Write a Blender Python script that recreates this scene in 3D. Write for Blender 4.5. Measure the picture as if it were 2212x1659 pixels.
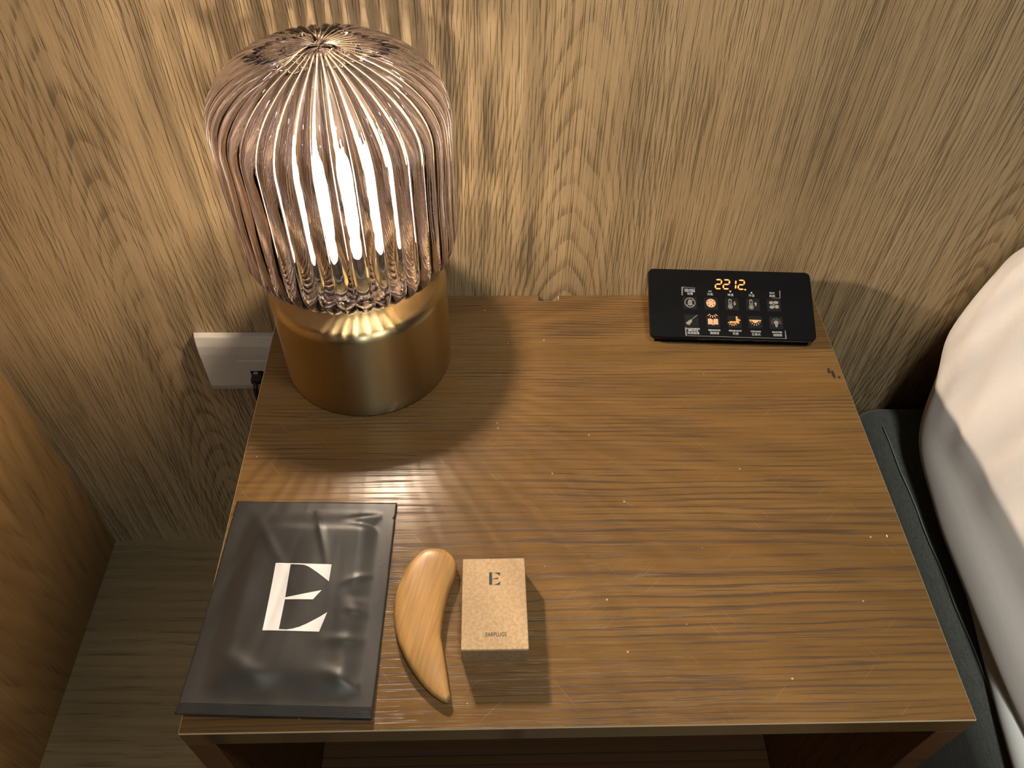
import bpy, bmesh, math, random
from math import sin, cos, pi, radians, sqrt
from mathutils import Vector, Matrix, noise as mnoise

S = bpy.context.scene
for o in list(bpy.data.objects):
    bpy.data.objects.remove(o)
COL = S.collection
T = 0.44                      # height of the nightstand top above the floor

# ------------------------------------------------------------------ camera
cam_d = bpy.data.cameras.new('camera')
cam = bpy.data.objects.new('camera', cam_d)
COL.objects.link(cam)
cam_d.sensor_width = 36.0
cam_d.sensor_fit = 'HORIZONTAL'
cam_d.lens = 1765.28 / 2212 * 36.0
cam_d.clip_start = 0.01
_fw = Vector((0.0274, 0.6573, -0.7531)).normalized()
_r = Vector((0.9996, -0.0227, 0.0166))
_r = (_r - _fw * _r.dot(_fw)).normalized()
_u = _r.cross(_fw)
cam.matrix_world = Matrix((
    (_r.x, _u.x, -_fw.x, 0.1933),
    (_r.y, _u.y, -_fw.y, -0.5689),
    (_r.z, _u.z, -_fw.z, 0.5236 + T),
    (0, 0, 0, 1)))
S.camera = cam

# ------------------------------------------------------------------ world, room lights, exposure
world = bpy.data.worlds.new('room_ambient')
S.world = world
world.use_nodes = True
_bg = world.node_tree.nodes['Background']
_bg.inputs[0].default_value = (1.0, 0.90, 0.76, 1)
_bg.inputs[1].default_value = 0.015


def area_light(name, loc, target, size, power, color, spread=180):
    d = bpy.data.lights.new(name, 'AREA')
    d.shape = 'DISK'
    d.size = size
    d.energy = power
    d.color = color
    d.spread = radians(spread)
    o = bpy.data.objects.new(name, d)
    COL.objects.link(o)
    o.location = loc
    o.rotation_euler = (Vector(target) - Vector(loc)).to_track_quat('-Z', 'Y').to_euler()
    return o


# the room's ceiling spots: a cool one in front of the nightstand, one above the bed
area_light('ceiling_downlight', (0.30, -1.75, 2.35), (0.35, -0.25, T), 0.14, 8.0, (0.76, 0.91, 1.0))
area_light('bedside_downlight', (0.50, -0.62, 2.25), (0.62, -0.34, 0.3), 0.20, 1.9, (1.0, 0.95, 0.84), 56)

S.view_settings.view_transform = 'Standard'
S.view_settings.look = 'None'
S.view_settings.gamma = 1.0
S.view_settings.exposure = 0.0
S.view_settings.use_curve_mapping = False
S.cycles.caustics_refractive = True
S.cycles.caustics_reflective = False
S.cycles.sample_clamp_indirect = 10.0
S.cycles.blur_glossy = 0.2
S.cycles.max_bounces = 9
S.cycles.diffuse_bounces = 2
S.cycles.glossy_bounces = 3
S.cycles.transmission_bounces = 8
S.cycles.adaptive_threshold = 0.15
S.cycles.adaptive_min_samples = 16
S.cycles.use_light_tree = False
S.cycles.transparent_max_bounces = 24


# ------------------------------------------------------------------ node helpers
class NT:
    def __init__(self, name):
        self.m = bpy.data.materials.new(name)
        self.m.use_nodes = True
        self.t = self.m.node_tree
        self.t.nodes.clear()
        self.out = self.t.nodes.new('ShaderNodeOutputMaterial')

    def n(self, typ, **kw):
        nd = self.t.nodes.new(typ)
        for k, v in kw.items():
            setattr(nd, k, v)
        return nd

    def put(self, sock, val):
        if isinstance(val, bpy.types.NodeSocket):
            self.t.links.new(val, sock)
        elif val is not None:
            if hasattr(sock.default_value, '__len__') and len(sock.default_value) == 4 and len(val) == 3:
                val = (*val, 1)
            sock.default_value = val

    def math(self, op, a, b=None, c=None):
        nd = self.n('ShaderNodeMath', operation=op)
        self.put(nd.inputs[0], a)
        if b is not None:
            self.put(nd.inputs[1], b)
        if c is not None:
            self.put(nd.inputs[2], c)
        return nd.outputs[0]

    def add(self, a, b): return self.math('ADD', a, b)
    def sub(self, a, b): return self.math('SUBTRACT', a, b)
    def mul(self, a, b): return self.math('MULTIPLY', a, b)
    def mad(self, a, b, c): return self.math('MULTIPLY_ADD', a, b, c)

    def smooth(self, x, lo, hi, a=0.0, b=1.0):
        nd = self.n('ShaderNodeMapRange', interpolation_type='SMOOTHSTEP')
        for i, v in enumerate((x, lo, hi, a, b)):
            self.put(nd.inputs[i], v)
        return nd.outputs[0]

    def noise(self, x, y, detail=2.0, rough=0.5, seed=0.0, z=None):
        v = self.n('ShaderNodeCombineXYZ')
        self.put(v.inputs[0], x)
        self.put(v.inputs[1], y)
        self.put(v.inputs[2], z if z is not None else seed)
        nd = self.n('ShaderNodeTexNoise', noise_dimensions='3D')
        self.t.links.new(v.outputs[0], nd.inputs['Vector'])
        nd.inputs['Scale'].default_value = 1.0
        nd.inputs['Detail'].default_value = detail
        nd.inputs['Roughness'].default_value = rough
        return nd.outputs['Fac']

    def mix(self, fac, a, b, blend='MIX'):
        nd = self.n('ShaderNodeMix', data_type='RGBA', blend_type=blend)
        self.put(nd.inputs[0], fac)
        self.put(nd.inputs[6], a)
        self.put(nd.inputs[7], b)
        return nd.outputs[2]

    def pos(self):
        g = self.n('ShaderNodeNewGeometry')
        s = self.n('ShaderNodeSeparateXYZ')
        self.t.links.new(g.outputs['Position'], s.inputs[0])
        return s.outputs

    def bump(self, h, dist, strength=1.0):
        nd = self.n('ShaderNodeBump')
        nd.inputs['Strength'].default_value = strength
        nd.inputs['Distance'].default_value = dist
        self.put(nd.inputs['Height'], h)
        return nd.outputs[0]

    def bsdf(self, color=(0.8, 0.8, 0.8), rough=0.5, metal=0.0, spec=0.5, normal=None, **kw):
        b = self.n('ShaderNodeBsdfPrincipled')
        self.put(b.inputs['Base Color'], color)
        self.put(b.inputs['Roughness'], rough)
        self.put(b.inputs['Metallic'], metal)
        b.inputs['Specular IOR Level'].default_value = spec
        if normal is not None:
            self.put(b.inputs['Normal'], normal)
        for k, v in kw.items():
            self.put(b.inputs[k], v)
        return b.outputs[0]

    def done(self, sh):
        self.t.links.new(sh, self.out.inputs[0])
        return self.m


def simple(name, color, rough=0.5, metal=0.0, spec=0.5, emit=None, estr=0.0, bump=None):
    k = NT(name)
    nrm = None
    if bump:
        p = k.pos()
        nrm = k.bump(k.noise(k.mul(p[0], bump[0]), k.mul(p[1], bump[0]), 3, z=k.mul(p[2], bump[0])), bump[1], 1.0)
    kw = {}
    if emit:
        kw = {'Emission Color': emit, 'Emission Strength': estr}
    return k.done(k.bsdf(color, rough, metal, spec, nrm, **kw))


def wood(name, grain, cross, light, mid, pore, centre=0.0, period=None, A=55.0, w=0.03, B=9.0,
         pore_c=900.0, pore_g=22.0, dens=0.5, rough=0.45, bump=0.0004, spec=0.4, warp=0.02, band=0.8,
         contrast=1.0, ringw=0.45, pw=1.0, jit=1.3, pfac=0.85, specks=False, seed=0.0, bstr=0.6):
    """Sliced oak: cathedral growth rings carry vessels (short dark strokes along the grain)."""
    k = NT(name)
    p = k.pos()
    g = p['XYZ'.index(grain)]
    c = p['XYZ'.index(cross)]
    w1 = k.sub(k.noise(k.mul(c, 5.0), k.mul(g, 2.6), 2, seed=1.3 + seed), 0.5)
    w2 = k.sub(k.noise(k.mul(c, 60.0), k.mul(g, 10.0), 2, seed=4.1 + seed), 0.5)
    cw = k.mad(w2, 0.004, k.mad(w1, warp, c))
    if period:
        q = k.sub(cw, centre - period / 2)
        sheet = k.math('FLOOR', k.math('DIVIDE', q, period))
        t = k.sub(k.math('FLOORED_MODULO', q, period), period / 2)
        sd = k.mul(sheet, 7.7)
    else:
        t = k.sub(cw, centre)
        sd = seed
    f = k.mul(k.math('POWER', k.math('SQRT', k.add(k.mul(t, t), w * w)), pw), A)
    f = k.mad(g, B, f)
    f = k.add(f, k.mul(k.noise(k.mul(c, 26.0), k.mul(g, 4.0), 2, z=sd), jit))
    fr = k.math('FRACT', f)
    ringmask = k.mul(k.smooth(fr, 0.0, 0.08), k.smooth(fr, 0.16, 0.16 + ringw, 1.0, 0.0))
    irr = k.noise(k.mul(c, 42.0), k.mul(g, 5.0), 2, 0.5, z=k.add(sd, 3.3) if period else sd + 3.3)
    ringmask = k.mul(ringmask, k.smooth(irr, 0.30, 0.62, 0.45, 1.0))
    # vessels
    ca = k.mad(w2, 0.0010, k.mad(w1, warp * 0.5, c))
    n1 = k.noise(k.mul(ca, pore_c), k.mul(g, pore_g), 1.5, 0.55, z=sd)
    n2 = k.noise(k.mul(ca, pore_c * 0.80), k.mul(g, pore_g * 0.45), 2.0, 0.55, seed=9.0 + seed)
    lim = k.mad(ringmask, -0.13 * band, k.mad(k.smooth(irr, 0.3, 0.7), -0.05, 0.72 - 0.12 * dens))
    p1 = k.smooth(k.sub(n1, lim), -0.01, 0.11)
    p2 = k.smooth(k.sub(n2, k.add(lim, 0.03)), -0.01, 0.12)
    pores = k.math('MAXIMUM', p1, p2)
    # figure
    lf = k.noise(k.mul(c, 14.0), k.mul(g, 1.6), 3, 0.55, z=sd)
    streak = k.noise(k.mul(ca, 130.0), k.mul(g, 3.0), 3, 0.6, seed=2.7 + seed)
    tone = k.add(k.mul(k.smooth(lf, 0.3, 0.7), 0.55), k.mul(k.smooth(streak, 0.3, 0.75), 0.45))
    tone = k.mad(ringmask, 0.35 * contrast, tone)
    st2 = k.noise(k.mul(ca, 420.0), k.mul(g, 5.0), 2, 0.6, seed=6.1 + seed)
    tone = k.math('MINIMUM', k.mad(k.smooth(st2, 0.42, 0.72), 0.38, tone), 1.25)
    col = k.mix(tone, light, mid)
    fine = k.noise(k.mul(c, 700.0), k.mul(g, 240.0), 1, seed=5.5)
    col = k.mix(k.mul(k.smooth(fine, 0.35, 0.8), 0.25), col, mid)
    col = k.mix(k.mul(pores, pfac), col, pore)
    if specks:
        vx = k.n('ShaderNodeTexVoronoi')
        cc = k.n('ShaderNodeCombineXYZ')
        for i in range(3):
            k.put(cc.inputs[i], p[i])
        k.t.links.new(cc.outputs[0], vx.inputs['Vector'])
        vx.inputs['Scale'].default_value = 95.0
        sepc = k.n('ShaderNodeSeparateColor')
        k.t.links.new(vx.outputs['Color'], sepc.inputs[0])
        size = k.mul(k.smooth(sepc.outputs[0], 0.80, 1.0), 0.075)
        dot = k.math('LESS_THAN', vx.outputs['Distance'], size)
        col = k.mix(k.mul(dot, 0.75), col, (0.62, 0.50, 0.32))
        # long hair scratches
        for (a, sc, sd2) in ((0.9, 26.0, 3.0), (-0.75, 21.0, 8.0)):
            pc = k.add(k.mul(c, cos(a)), k.mul(g, sin(a)))
            qc = k.sub(k.mul(g, cos(a)), k.mul(c, sin(a)))
            sn = k.noise(k.mul(pc, 1300.0), k.mul(qc, sc), 0, seed=sd2)
            sm = k.mul(k.smooth(sn, 0.83, 0.85), 0.22)
            col = k.mix(sm, col, (0.60, 0.44, 0.24))
    hh = k.sub(k.mul(fine, 0.12), pores)
    rr = k.mad(pores, 0.25, rough)
    return k.done(k.bsdf(col, rr, 0.0, spec, k.bump(hh, bump, bstr)))


# ------------------------------------------------------------------ materials
M = {}
M['wall'] = wood('wall_veneer', 'Z', 'X', (0.54, 0.40, 0.225), (0.41, 0.29, 0.15), (0.11, 0.068, 0.03),
                 centre=0.262, period=0.385, A=1050.0, pw=1.75, w=0.006, B=30.0, pore_c=1050.0, pore_g=9.0, dens=0.88,
                 rough=0.5, bump=0.0011, spec=0.3, warp=0.022, pfac=0.62, band=0.75, ringw=0.4, contrast=0.3, jit=1.6, bstr=0.8)
M['wall_side'] = wood('wall_side_veneer', 'Z', 'Y', (0.36, 0.22, 0.09), (0.25, 0.145, 0.055), (0.11, 0.06, 0.022),
                      centre=-0.3, period=0.385, A=45.0, w=0.02, B=10.0, pore_c=800.0, pore_g=12.0, dens=0.4,
                      rough=0.5, bump=0.0004, spec=0.3, pfac=0.38, seed=3.0)
M['floor'] = wood('floor_laminate', 'X', 'Y', (0.27, 0.20, 0.105), (0.185, 0.133, 0.066), (0.085, 0.06, 0.028),
                  centre=-1.6, A=70.0, w=0.02, B=2.0, pore_c=420.0, pore_g=14.0, dens=0.45, rough=0.45,
                  bump=0.0003, pfac=0.6, seed=6.0)
M['top'] = wood('nightstand_oak', 'X', 'Y', (0.235, 0.130, 0.041), (0.155, 0.080, 0.024), (0.048, 0.022, 0.007),
                centre=-0.281, A=380.0, pw=1.4, w=0.003, B=1.8, pore_c=1500.0, pore_g=13.0, dens=0.86, rough=0.29,
                bump=0.0002, spec=0.55, warp=0.014, band=1.1, ringw=0.32, jit=1.5, pfac=0.74, specks=True, seed=1.0)
M['carcass'] = wood('nightstand_side_oak', 'Z', 'Y', (0.23, 0.105, 0.035), (0.16, 0.066, 0.022), (0.06, 0.024, 0.01),
                    centre=-0.2, A=80.0, w=0.02, B=5.0, pore_c=900.0, pore_g=22.0, dens=0.4, rough=0.42, seed=2.0)
M['raw_edge'] = simple('worn_edge', (0.55, 0.40, 0.23), 0.6)


def brass():
    k = NT('brushed_brass')
    p = k.pos()
    n = k.noise(k.mul(p[0], 30.0), k.mul(p[1], 30.0), 2, z=k.mul(p[2], 2600.0))
    n2 = k.noise(k.mul(p[0], 1500.0), k.mul(p[1], 1500.0), 2, z=k.mul(p[2], 1500.0))
    rr = k.add(0.27, k.mul(n, 0.10))
    nrm = k.bump(k.add(k.mul(n, 0.7), k.mul(n2, 0.5)), 0.00006, 0.5)
    tg = k.n('ShaderNodeTangent', direction_type='RADIAL', axis='Z')
    b = k.bsdf((0.48, 0.385, 0.21), rr, 1.0, 0.5, nrm, Anisotropic=0.94, **{'Anisotropic Rotation': 0.25})
    k.t.links.new(tg.outputs[0], b.node.inputs['Tangent'])
    return k.done(b)


M['brass'] = brass()


def smoked_glass():
    k = NT('smoked_ribbed_glass')
    p = k.pos()
    wob = k.noise(k.mul(p[0], 120.0), k.mul(p[1], 120.0), 2, z=k.mul(p[2], 45.0))
    nrm = k.bump(wob, 0.0016, 0.14)
    gl = k.n('ShaderNodeBsdfGlass')
    gl.inputs['Color'].default_value = (0.955, 0.935, 0.985, 1)
    gl.inputs['Roughness'].default_value = 0.0
    gl.inputs['IOR'].default_value = 1.46
    k.t.links.new(nrm, gl.inputs['Normal'])
    return k.done(gl.outputs[0])


M['glass'] = smoked_glass()


def bulb_glass():
    k = NT('glowing_bulb_glass')
    tr = k.n('ShaderNodeBsdfTransparent')
    em = k.n('ShaderNodeEmission')
    em.inputs['Color'].default_value = (1.0, 0.86, 0.62, 1)
    em.inputs['Strength'].default_value = 14.0
    mx = k.n('ShaderNodeMixShader')
    mx.inputs[0].default_value = 0.25
    k.t.links.new(tr.outputs[0], mx.inputs[1])
    k.t.links.new(em.outputs[0], mx.inputs[2])
    return k.done(mx.outputs[0])


M['bulb'] = bulb_glass()
M['filament'] = simple('filament_glow', (1, 0.9, 0.7), emit=(1.0, 0.88, 0.66), estr=14.0)
M['socket'] = simple('black_bakelite', (0.02, 0.02, 0.02), 0.35)
M['black_plastic'] = simple('black_plastic', (0.005, 0.005, 0.0055), 0.38, spec=0.08, bump=(900, 0.00003))
M['tile'] = simple('button_tile', (0.011, 0.012, 0.012), 0.5, spec=0.12)
M['strip'] = simple('label_strip_black', (0.006, 0.006, 0.006), 0.35, spec=0.09)
M['tape_edge'] = simple('tape_edge', (0.25, 0.25, 0.25), 0.4)
M['print_white'] = simple('print_white', (0.62, 0.62, 0.64), 0.6)
M['icon_grey'] = simple('icon_grey', (0.27, 0.25, 0.225), 0.6)
M['icon_lit'] = simple('icon_lit', (0.10, 0.05, 0.03), emit=(1.0, 0.45, 0.20), estr=0.95)
M['icon_amber'] = simple('icon_amber', (0.10, 0.05, 0.02), emit=(1.0, 0.42, 0.10), estr=0.95)
M['digit'] = simple('led_digit', (0.10, 0.04, 0.01), emit=(1.0, 0.27, 0.012), estr=1.2)
M['digit_core'] = simple('led_digit_core', (0.10, 0.06, 0.02), emit=(1.0, 0.62, 0.20), estr=1.5)
M['socket_white'] = simple('socket_white', (0.62, 0.57, 0.49), 0.4)
M['cable'] = simple('black_rubber', (0.012, 0.012, 0.014), 0.5)
M['metal'] = simple('plug_metal', (0.7, 0.66, 0.6), 0.3, 1.0)


def pouch_mat():
    k = NT('matte_black_foil')
    p = k.pos()
    n = k.noise(k.mul(p[0], 1400.0), k.mul(p[1], 1400.0), 1, z=p[2])
    n2 = k.noise(k.mul(p[0], 45.0), k.mul(p[1], 45.0), 2, z=p[2])
    v = k.n('ShaderNodeTexVoronoi')
    cc = k.n('ShaderNodeCombineXYZ')
    for i in range(3):
        k.put(cc.inputs[i], p[i])
    k.t.links.new(cc.outputs[0], v.inputs['Vector'])
    v.inputs['Scale'].default_value = 260.0
    sep = k.n('ShaderNodeSeparateColor')
    k.t.links.new(v.outputs['Color'], sep.inputs[0])
    dot = k.math('LESS_THAN', v.outputs['Distance'], k.mul(k.smooth(sep.outputs[0], 0.90, 1.0), 0.09))
    col = k.mix(k.mul(dot, 0.5), (0.046, 0.045, 0.042), (0.35, 0.33, 0.30))
    return k.done(k.bsdf(col, k.mad(n2, 0.10, 0.36), 0.45, 0.6, k.bump(n, 0.00002, 0.25)))


M['pouch'] = pouch_mat()
M['pouch_seal'] = simple('foil_seal', (0.05, 0.049, 0.046), 0.42, 0.3)
M['white_print'] = simple('white_print', (0.86, 0.84, 0.82), 0.5)


def kraft():
    k = NT('kraft_paper')
    p = k.pos()
    n = k.noise(k.mul(p[0], 480.0), k.mul(p[1], 480.0), 3, 0.6, z=k.mul(p[2], 480.0))
    n2 = k.noise(k.mul(p[0], 1500.0), k.mul(p[1], 260.0), 2, z=k.mul(p[2], 600.0))
    col = k.mix(k.smooth(n, 0.3, 0.7), (0.56, 0.40, 0.23), (0.46, 0.31, 0.165))
    col = k.mix(k.mul(k.smooth(n2, 0.66, 0.74), 0.5), col, (0.30, 0.19, 0.10))
    return k.done(k.bsdf(col, 0.75, 0.0, 0.25, k.bump(n, 0.0003, 0.6)))


M['kraft'] = kraft()
M['ink'] = simple('dark_ink', (0.025, 0.028, 0.025), 0.6)


def comb_wood():
    k = NT('polished_beech')
    p = k.pos()
    a = radians(-14)
    c = k.add(k.mul(p[0], cos(a)), k.mul(p[1], sin(a)))
    g = k.sub(k.mul(p[1], cos(a)), k.mul(p[0], sin(a)))
    n = k.noise(k.mul(c, 420.0), k.mul(g, 22.0), 3, 0.6)
    lf = k.noise(k.mul(c, 70.0), k.mul(g, 18.0), 2, seed=3.0)
    col = k.mix(k.smooth(n, 0.3, 0.75), (0.52, 0.295, 0.105), (0.40, 0.205, 0.062))
    col = k.mix(k.mul(k.smooth(lf, 0.45, 0.8), 0.5), col, (0.46, 0.27, 0.13))
    return k.done(k.bsdf(col, 0.36, 0.0, 0.45, k.bump(n, 0.00004, 0.5)))


M['comb'] = comb_wood()


def fabric(name, col, col2, scale, bump, rough=0.9, sheen=0.2):
    k = NT(name)
    p = k.pos()
    a = k.noise(k.mul(p[0], scale), k.mul(p[1], scale * 0.12), 2, z=k.mul(p[2], scale))
    b = k.noise(k.mul(p[0], scale * 0.12), k.mul(p[1], scale), 2, z=k.mul(p[2], scale), seed=0)
    n = k.math('MAXIMUM', a, b)
    c = k.mix(k.smooth(n, 0.35, 0.75), col, col2)
    return k.done(k.bsdf(c, rough, 0.0, 0.2, k.bump(n, bump, 0.6), **{'Sheen Weight': sheen}))


M['linen'] = fabric('white_cotton', (0.74, 0.70, 0.66), (0.70, 0.655, 0.61), 1500.0, 0.00005)
M['sheet'] = fabric('white_sheet', (0.82, 0.84, 0.82), (0.78, 0.80, 0.78), 1500.0, 0.00005)
M['upholstery'] = fabric('charcoal_upholstery', (0.058, 0.066, 0.058), (0.098, 0.108, 0.095), 900.0, 0.0004)
M['thread'] = simple('seam_thread', (0.20, 0.21, 0.19), 0.8)
M['chip'] = simple('dark_chip', (0.02, 0.015, 0.012), 0.7)
M['crumb'] = simple('pale_crumb', (0.7, 0.6, 0.42), 0.8)


# ------------------------------------------------------------------ object helpers
def tag(o, label=None, cat=None, group=None, kind=None):
    if label: o['label'] = label
    if cat: o['category'] = cat
    if group: o['group'] = group
    if kind: o['kind'] = kind
    return o


def empty(name, loc, label, cat, group=None):
    o = bpy.data.objects.new(name, None)
    COL.objects.link(o)
    o.location = loc
    o.empty_display_size = 0.02
    return tag(o, label, cat, group)


def wloc(o):
    v = Vector((0, 0, 0))
    while o is not None:
        v += o.location
        o = o.parent
    return v


def mesh_obj(name, bm, mats, parent=None, smooth=False, origin=None):
    """Vertices come in world coordinates; they are stored relative to the parent's base."""
    off = wloc(parent) if parent is not None else Vector(origin or (0, 0, 0))
    if off.length > 0:
        bmesh.ops.translate(bm, verts=bm.verts, vec=-off)
    bmesh.ops.recalc_face_normals(bm, faces=bm.faces)
    me = bpy.data.meshes.new(name)
    bm.to_mesh(me)
    bm.free()
    for m in (mats if isinstance(mats, (list, tuple)) else [mats]):
        me.materials.append(m)
    if smooth:
        for p in me.polygons:
            p.use_smooth = True
    o = bpy.data.objects.new(name, me)
    COL.objects.link(o)
    if parent is not None:
        o.parent = parent
    else:
        o.location = off
    return o


def box_bm(x0, x1, y0, y1, z0, z1, bm=None):
    bm = bm or bmesh.new()
    m = Matrix.Translation(((x0 + x1) / 2, (y0 + y1) / 2, (z0 + z1) / 2)) @ Matrix.Diagonal((x1 - x0, y1 - y0, z1 - z0, 1))
    bmesh.ops.create_cube(bm, size=1.0, matrix=m)
    return bm


def bevel(o, width, seg=2, mat=-1, angle=30):
    b = o.modifiers.new('bevel', 'BEVEL')
    b.width = width
    b.segments = seg
    b.limit_method = 'ANGLE'
    b.angle_limit = radians(angle)
    b.material = mat
    return o


def prism_bm(poly, z0, z1, bm=None):
    bm = bm or bmesh.new()
    lo = [bm.verts.new((x, y, z0)) for x, y in poly]
    hi = [bm.verts.new((x, y, z1)) for x, y in poly]
    n = len(poly)
    bm.faces.new(lo[::-1])
    bm.faces.new(hi)
    for i in range(n):
        bm.faces.new((lo[i], lo[(i + 1) % n], hi[(i + 1) % n], hi[i]))
    return bm


def lathe_bm(prof, cx, cy, seg=96, closed=False):
    bm = bmesh.new()
    rings = []
    for r, z in prof:
        if r < 1e-6:
            rings.append([bm.verts.new((cx, cy, z))])
        else:
            rings.append([bm.verts.new((cx + r * cos(2 * pi * i / seg), cy + r * sin(2 * pi * i / seg), z)) for i in range(seg)])
    pairs = list(zip(rings, rings[1:]))
    if closed:
        pairs.append((rings[-1], rings[0]))
    for a, b in pairs:
        for i in range(seg):
            j = (i + 1) % seg
            if len(a) == 1 and len(b) == 1:
                continue
            if len(a) == 1:
                bm.faces.new((a[0], b[j], b[i]))
            elif len(b) == 1:
                bm.faces.new((a[i], a[j], b[0]))
            else:
                bm.faces.new((a[i], a[j], b[j], b[i]))
    return bm


def tube_bm(pts, r, seg=10, bm=None):
    bm = bm or bmesh.new()
    pts = [Vector(p) for p in pts]
    rings = []
    for i, p in enumerate(pts):
        d = (pts[min(i + 1, len(pts) - 1)] - pts[max(i - 1, 0)]).normalized()
        a = d.orthogonal().normalized() if i == 0 else (rings_a - d * rings_a.dot(d)).normalized()
        rings_a = a
        b = d.cross(a)
        rings.append([bm.verts.new(p + a * r * cos(2 * pi * k / seg) + b * r * sin(2 * pi * k / seg)) for k in range(seg)])
    for a, b in zip(rings, rings[1:]):
        for k in range(seg):
            bm.faces.new((a[k], a[(k + 1) % seg], b[(k + 1) % seg], b[k]))
    bm.faces.new(rings[0][::-1])
    bm.faces.new(rings[-1])
    return bm


# ------------------------------------------------------------------ the setting
XL = -0.3045
tag(mesh_obj('floor', box_bm(XL - 0.05, 2.6, -2.4, 0.05, -0.05, 0.0), M['floor']),
    'pale grain laminate floor beside the nightstand', 'floor', kind='structure')
tag(mesh_obj('wall_back', box_bm(XL - 0.05, 2.6, 0.0, 0.05, 0.0, 2.5), M['wall']),
    'textured oak veneer wall panel behind the nightstand', 'wall', kind='structure')
tag(mesh_obj('wall_left', box_bm(XL - 0.05, XL, -2.4, 0.0, 0.0, 2.5), M['wall_side']),
    'brown wood veneer side wall at the corner', 'wall', kind='structure')

# ------------------------------------------------------------------ nightstand
W, D, TH = 0.5, 0.3964, 0.0195
ns = empty('nightstand', (0.25, -D / 2, 0), 'brown oak nightstand with open front and notched top against the panelled wall', 'nightstand')
yb = -0.0012


def arc(cx, cy, r, a0, a1, n=5):
    return [(cx + r * cos(radians(a0 + (a1 - a0) * i / n)), cy + r * sin(radians(a0 + (a1 - a0) * i / n))) for i in range(n + 1)]


nr = 0.0022
notch = [(0.258, yb)] + arc(0.258 - nr, -0.0085 + nr, nr, 0, -90) + arc(0.2395 + nr, -0.0085 + nr, nr, -90, -180) + [(0.2395, yb)]
top = mesh_obj('table_top', prism_bm([(0, -D), (W, -D), (W, yb)] + notch + [(0, yb)], T - TH, T), [M['top'], M['raw_edge']], ns)
bevel(top, 0.0007, 1, mat=1)
for x0 in (0.0, W - 0.018):
    bevel(mesh_obj('side_panel', box_bm(x0, x0 + 0.018, -D, yb, 0.0, T - TH), [M['carcass']], ns), 0.0006, 1)
mesh_obj('back_panel', box_bm(0.018, W - 0.018, yb - 0.012, yb, 0.05, T - TH), M['carcass'], ns)
bevel(mesh_obj('bottom_shelf', box_bm(0.018, W - 0.018, -D + 0.004, yb - 0.012, 0.05, 0.068), M['carcass'], ns), 0.0006, 1)
bevel(mesh_obj('plinth', box_bm(0.018, W - 0.018, -D + 0.03, -D + 0.046, 0.0, 0.05), M['carcass'], ns), 0.0006, 1)
# dark chip in the veneer near the right edge
random.seed(4)
for k, (cx, cy, rx, ry) in enumerate([(0.4915, -0.103, 0.0014, 0.0058), (0.4885, -0.099, 0.0013, 0.003), (0.4955, -0.1065, 0.0011, 0.0014)]):
    poly = []
    for i in range(14):
        a = 2 * pi * i / 14
        q = 0.7 + 0.6 * random.random()
        poly.append((cx + rx * q * cos(a), cy + ry * q * sin(a)))
    mesh_obj('veneer_chip', prism_bm(poly, T - 0.0002, T + 0.00008), M['chip'], ns)

# ------------------------------------------------------------------ lamp
LX, LY = 0.089, -0.0765
lamp = empty('table_lamp', (LX, LY, T), 'table lamp with brushed brass drum base and lit smoked ribbed glass shade', 'lamp')
RB, HB, fr = 0.0703, 0.0905, 0.007
prof = [(0.0, T + 0.0005), (RB - 0.0012, T + 0.0005), (RB, T + 0.0018)]
prof += [(RB, T + 0.0018 + (HB - fr - 0.0018) * i / 6) for i in range(1, 7)]
prof += [(RB - fr + fr * cos(pi / 2 * i / 8), T + HB - fr + fr * sin(pi / 2 * i / 8)) for i in range(1, 9)]
prof += [(0.05, T + HB - 0.0008), (0.034, T + HB - 0.0016), (0.033, T + HB - 0.004), (0.0, T + HB - 0.004)]
mesh_obj('base', lathe_bm(prof, LX, LY, 128), M['brass'], lamp, smooth=True)
mesh_obj('base_foot', lathe_bm([(0, T), (RB - 0.004, T), (RB - 0.004, T + 0.0006), (0, T + 0.0006)], LX, LY, 64), M['socket'], lamp)
zs = T + HB - 0.004
mesh_obj('lamp_socket', lathe_bm([(0, zs), (0.020, zs), (0.020, zs + 0.020), (0.0175, zs + 0.024), (0.0175, zs + 0.034), (0.0, zs + 0.034)], LX, LY, 48), M['socket'], lamp, smooth=False)

# fluted glass, outer and inner skins
NR, SEG = 40, 800
R0, ZB, RBOT, BH, ZT, DH, EXPO = 0.0804, 0.1034, 0.036, 0.0337, 0.2789, 0.0503, 2.154
pf = [(0.0335, HB - 0.0012), (0.0335, ZB - 0.004), (0.0340, ZB - 0.0012)]
for i in range(0, 17):
    a = pi / 2 * i / 16
    pf.append((RBOT + (R0 - RBOT) * sin(a), ZB + BH * (1 - cos(a))))
for i in range(1, 15):
    pf.append((R0, ZB + BH + (ZT - DH - ZB - BH) * i / 15))
for i in range(0, 41):
    a = pi / 2 * i / 40
    pf.append((R0 * max(0.0, cos(a)) ** (2 / EXPO), ZT - DH + DH * sin(a) ** (2 / EXPO)))
pf[-1] = (0.0, ZT)
npf = len(pf)
nrm = []
for i in range(npf):
    a, b = pf[max(i - 1, 0)], pf[min(i + 1, npf - 1)]
    tx, tz = b[0] - a[0], b[1] - a[1]
    l = sqrt(tx * tx + tz * tz) or 1
    nrm.append((tz / l, -tx / l))
nrm[-1] = (0, 1)
random.seed(11)
rib_amp = [0.85 + 0.3 * random.random() for _ in range(NR)]
SEAMS = [radians(a) for a in (228, 341, 114)]


def ss(x, a, b):
    t = min(1, max(0, (x - a) / (b - a)))
    return t * t * (3 - 2 * t)


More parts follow.
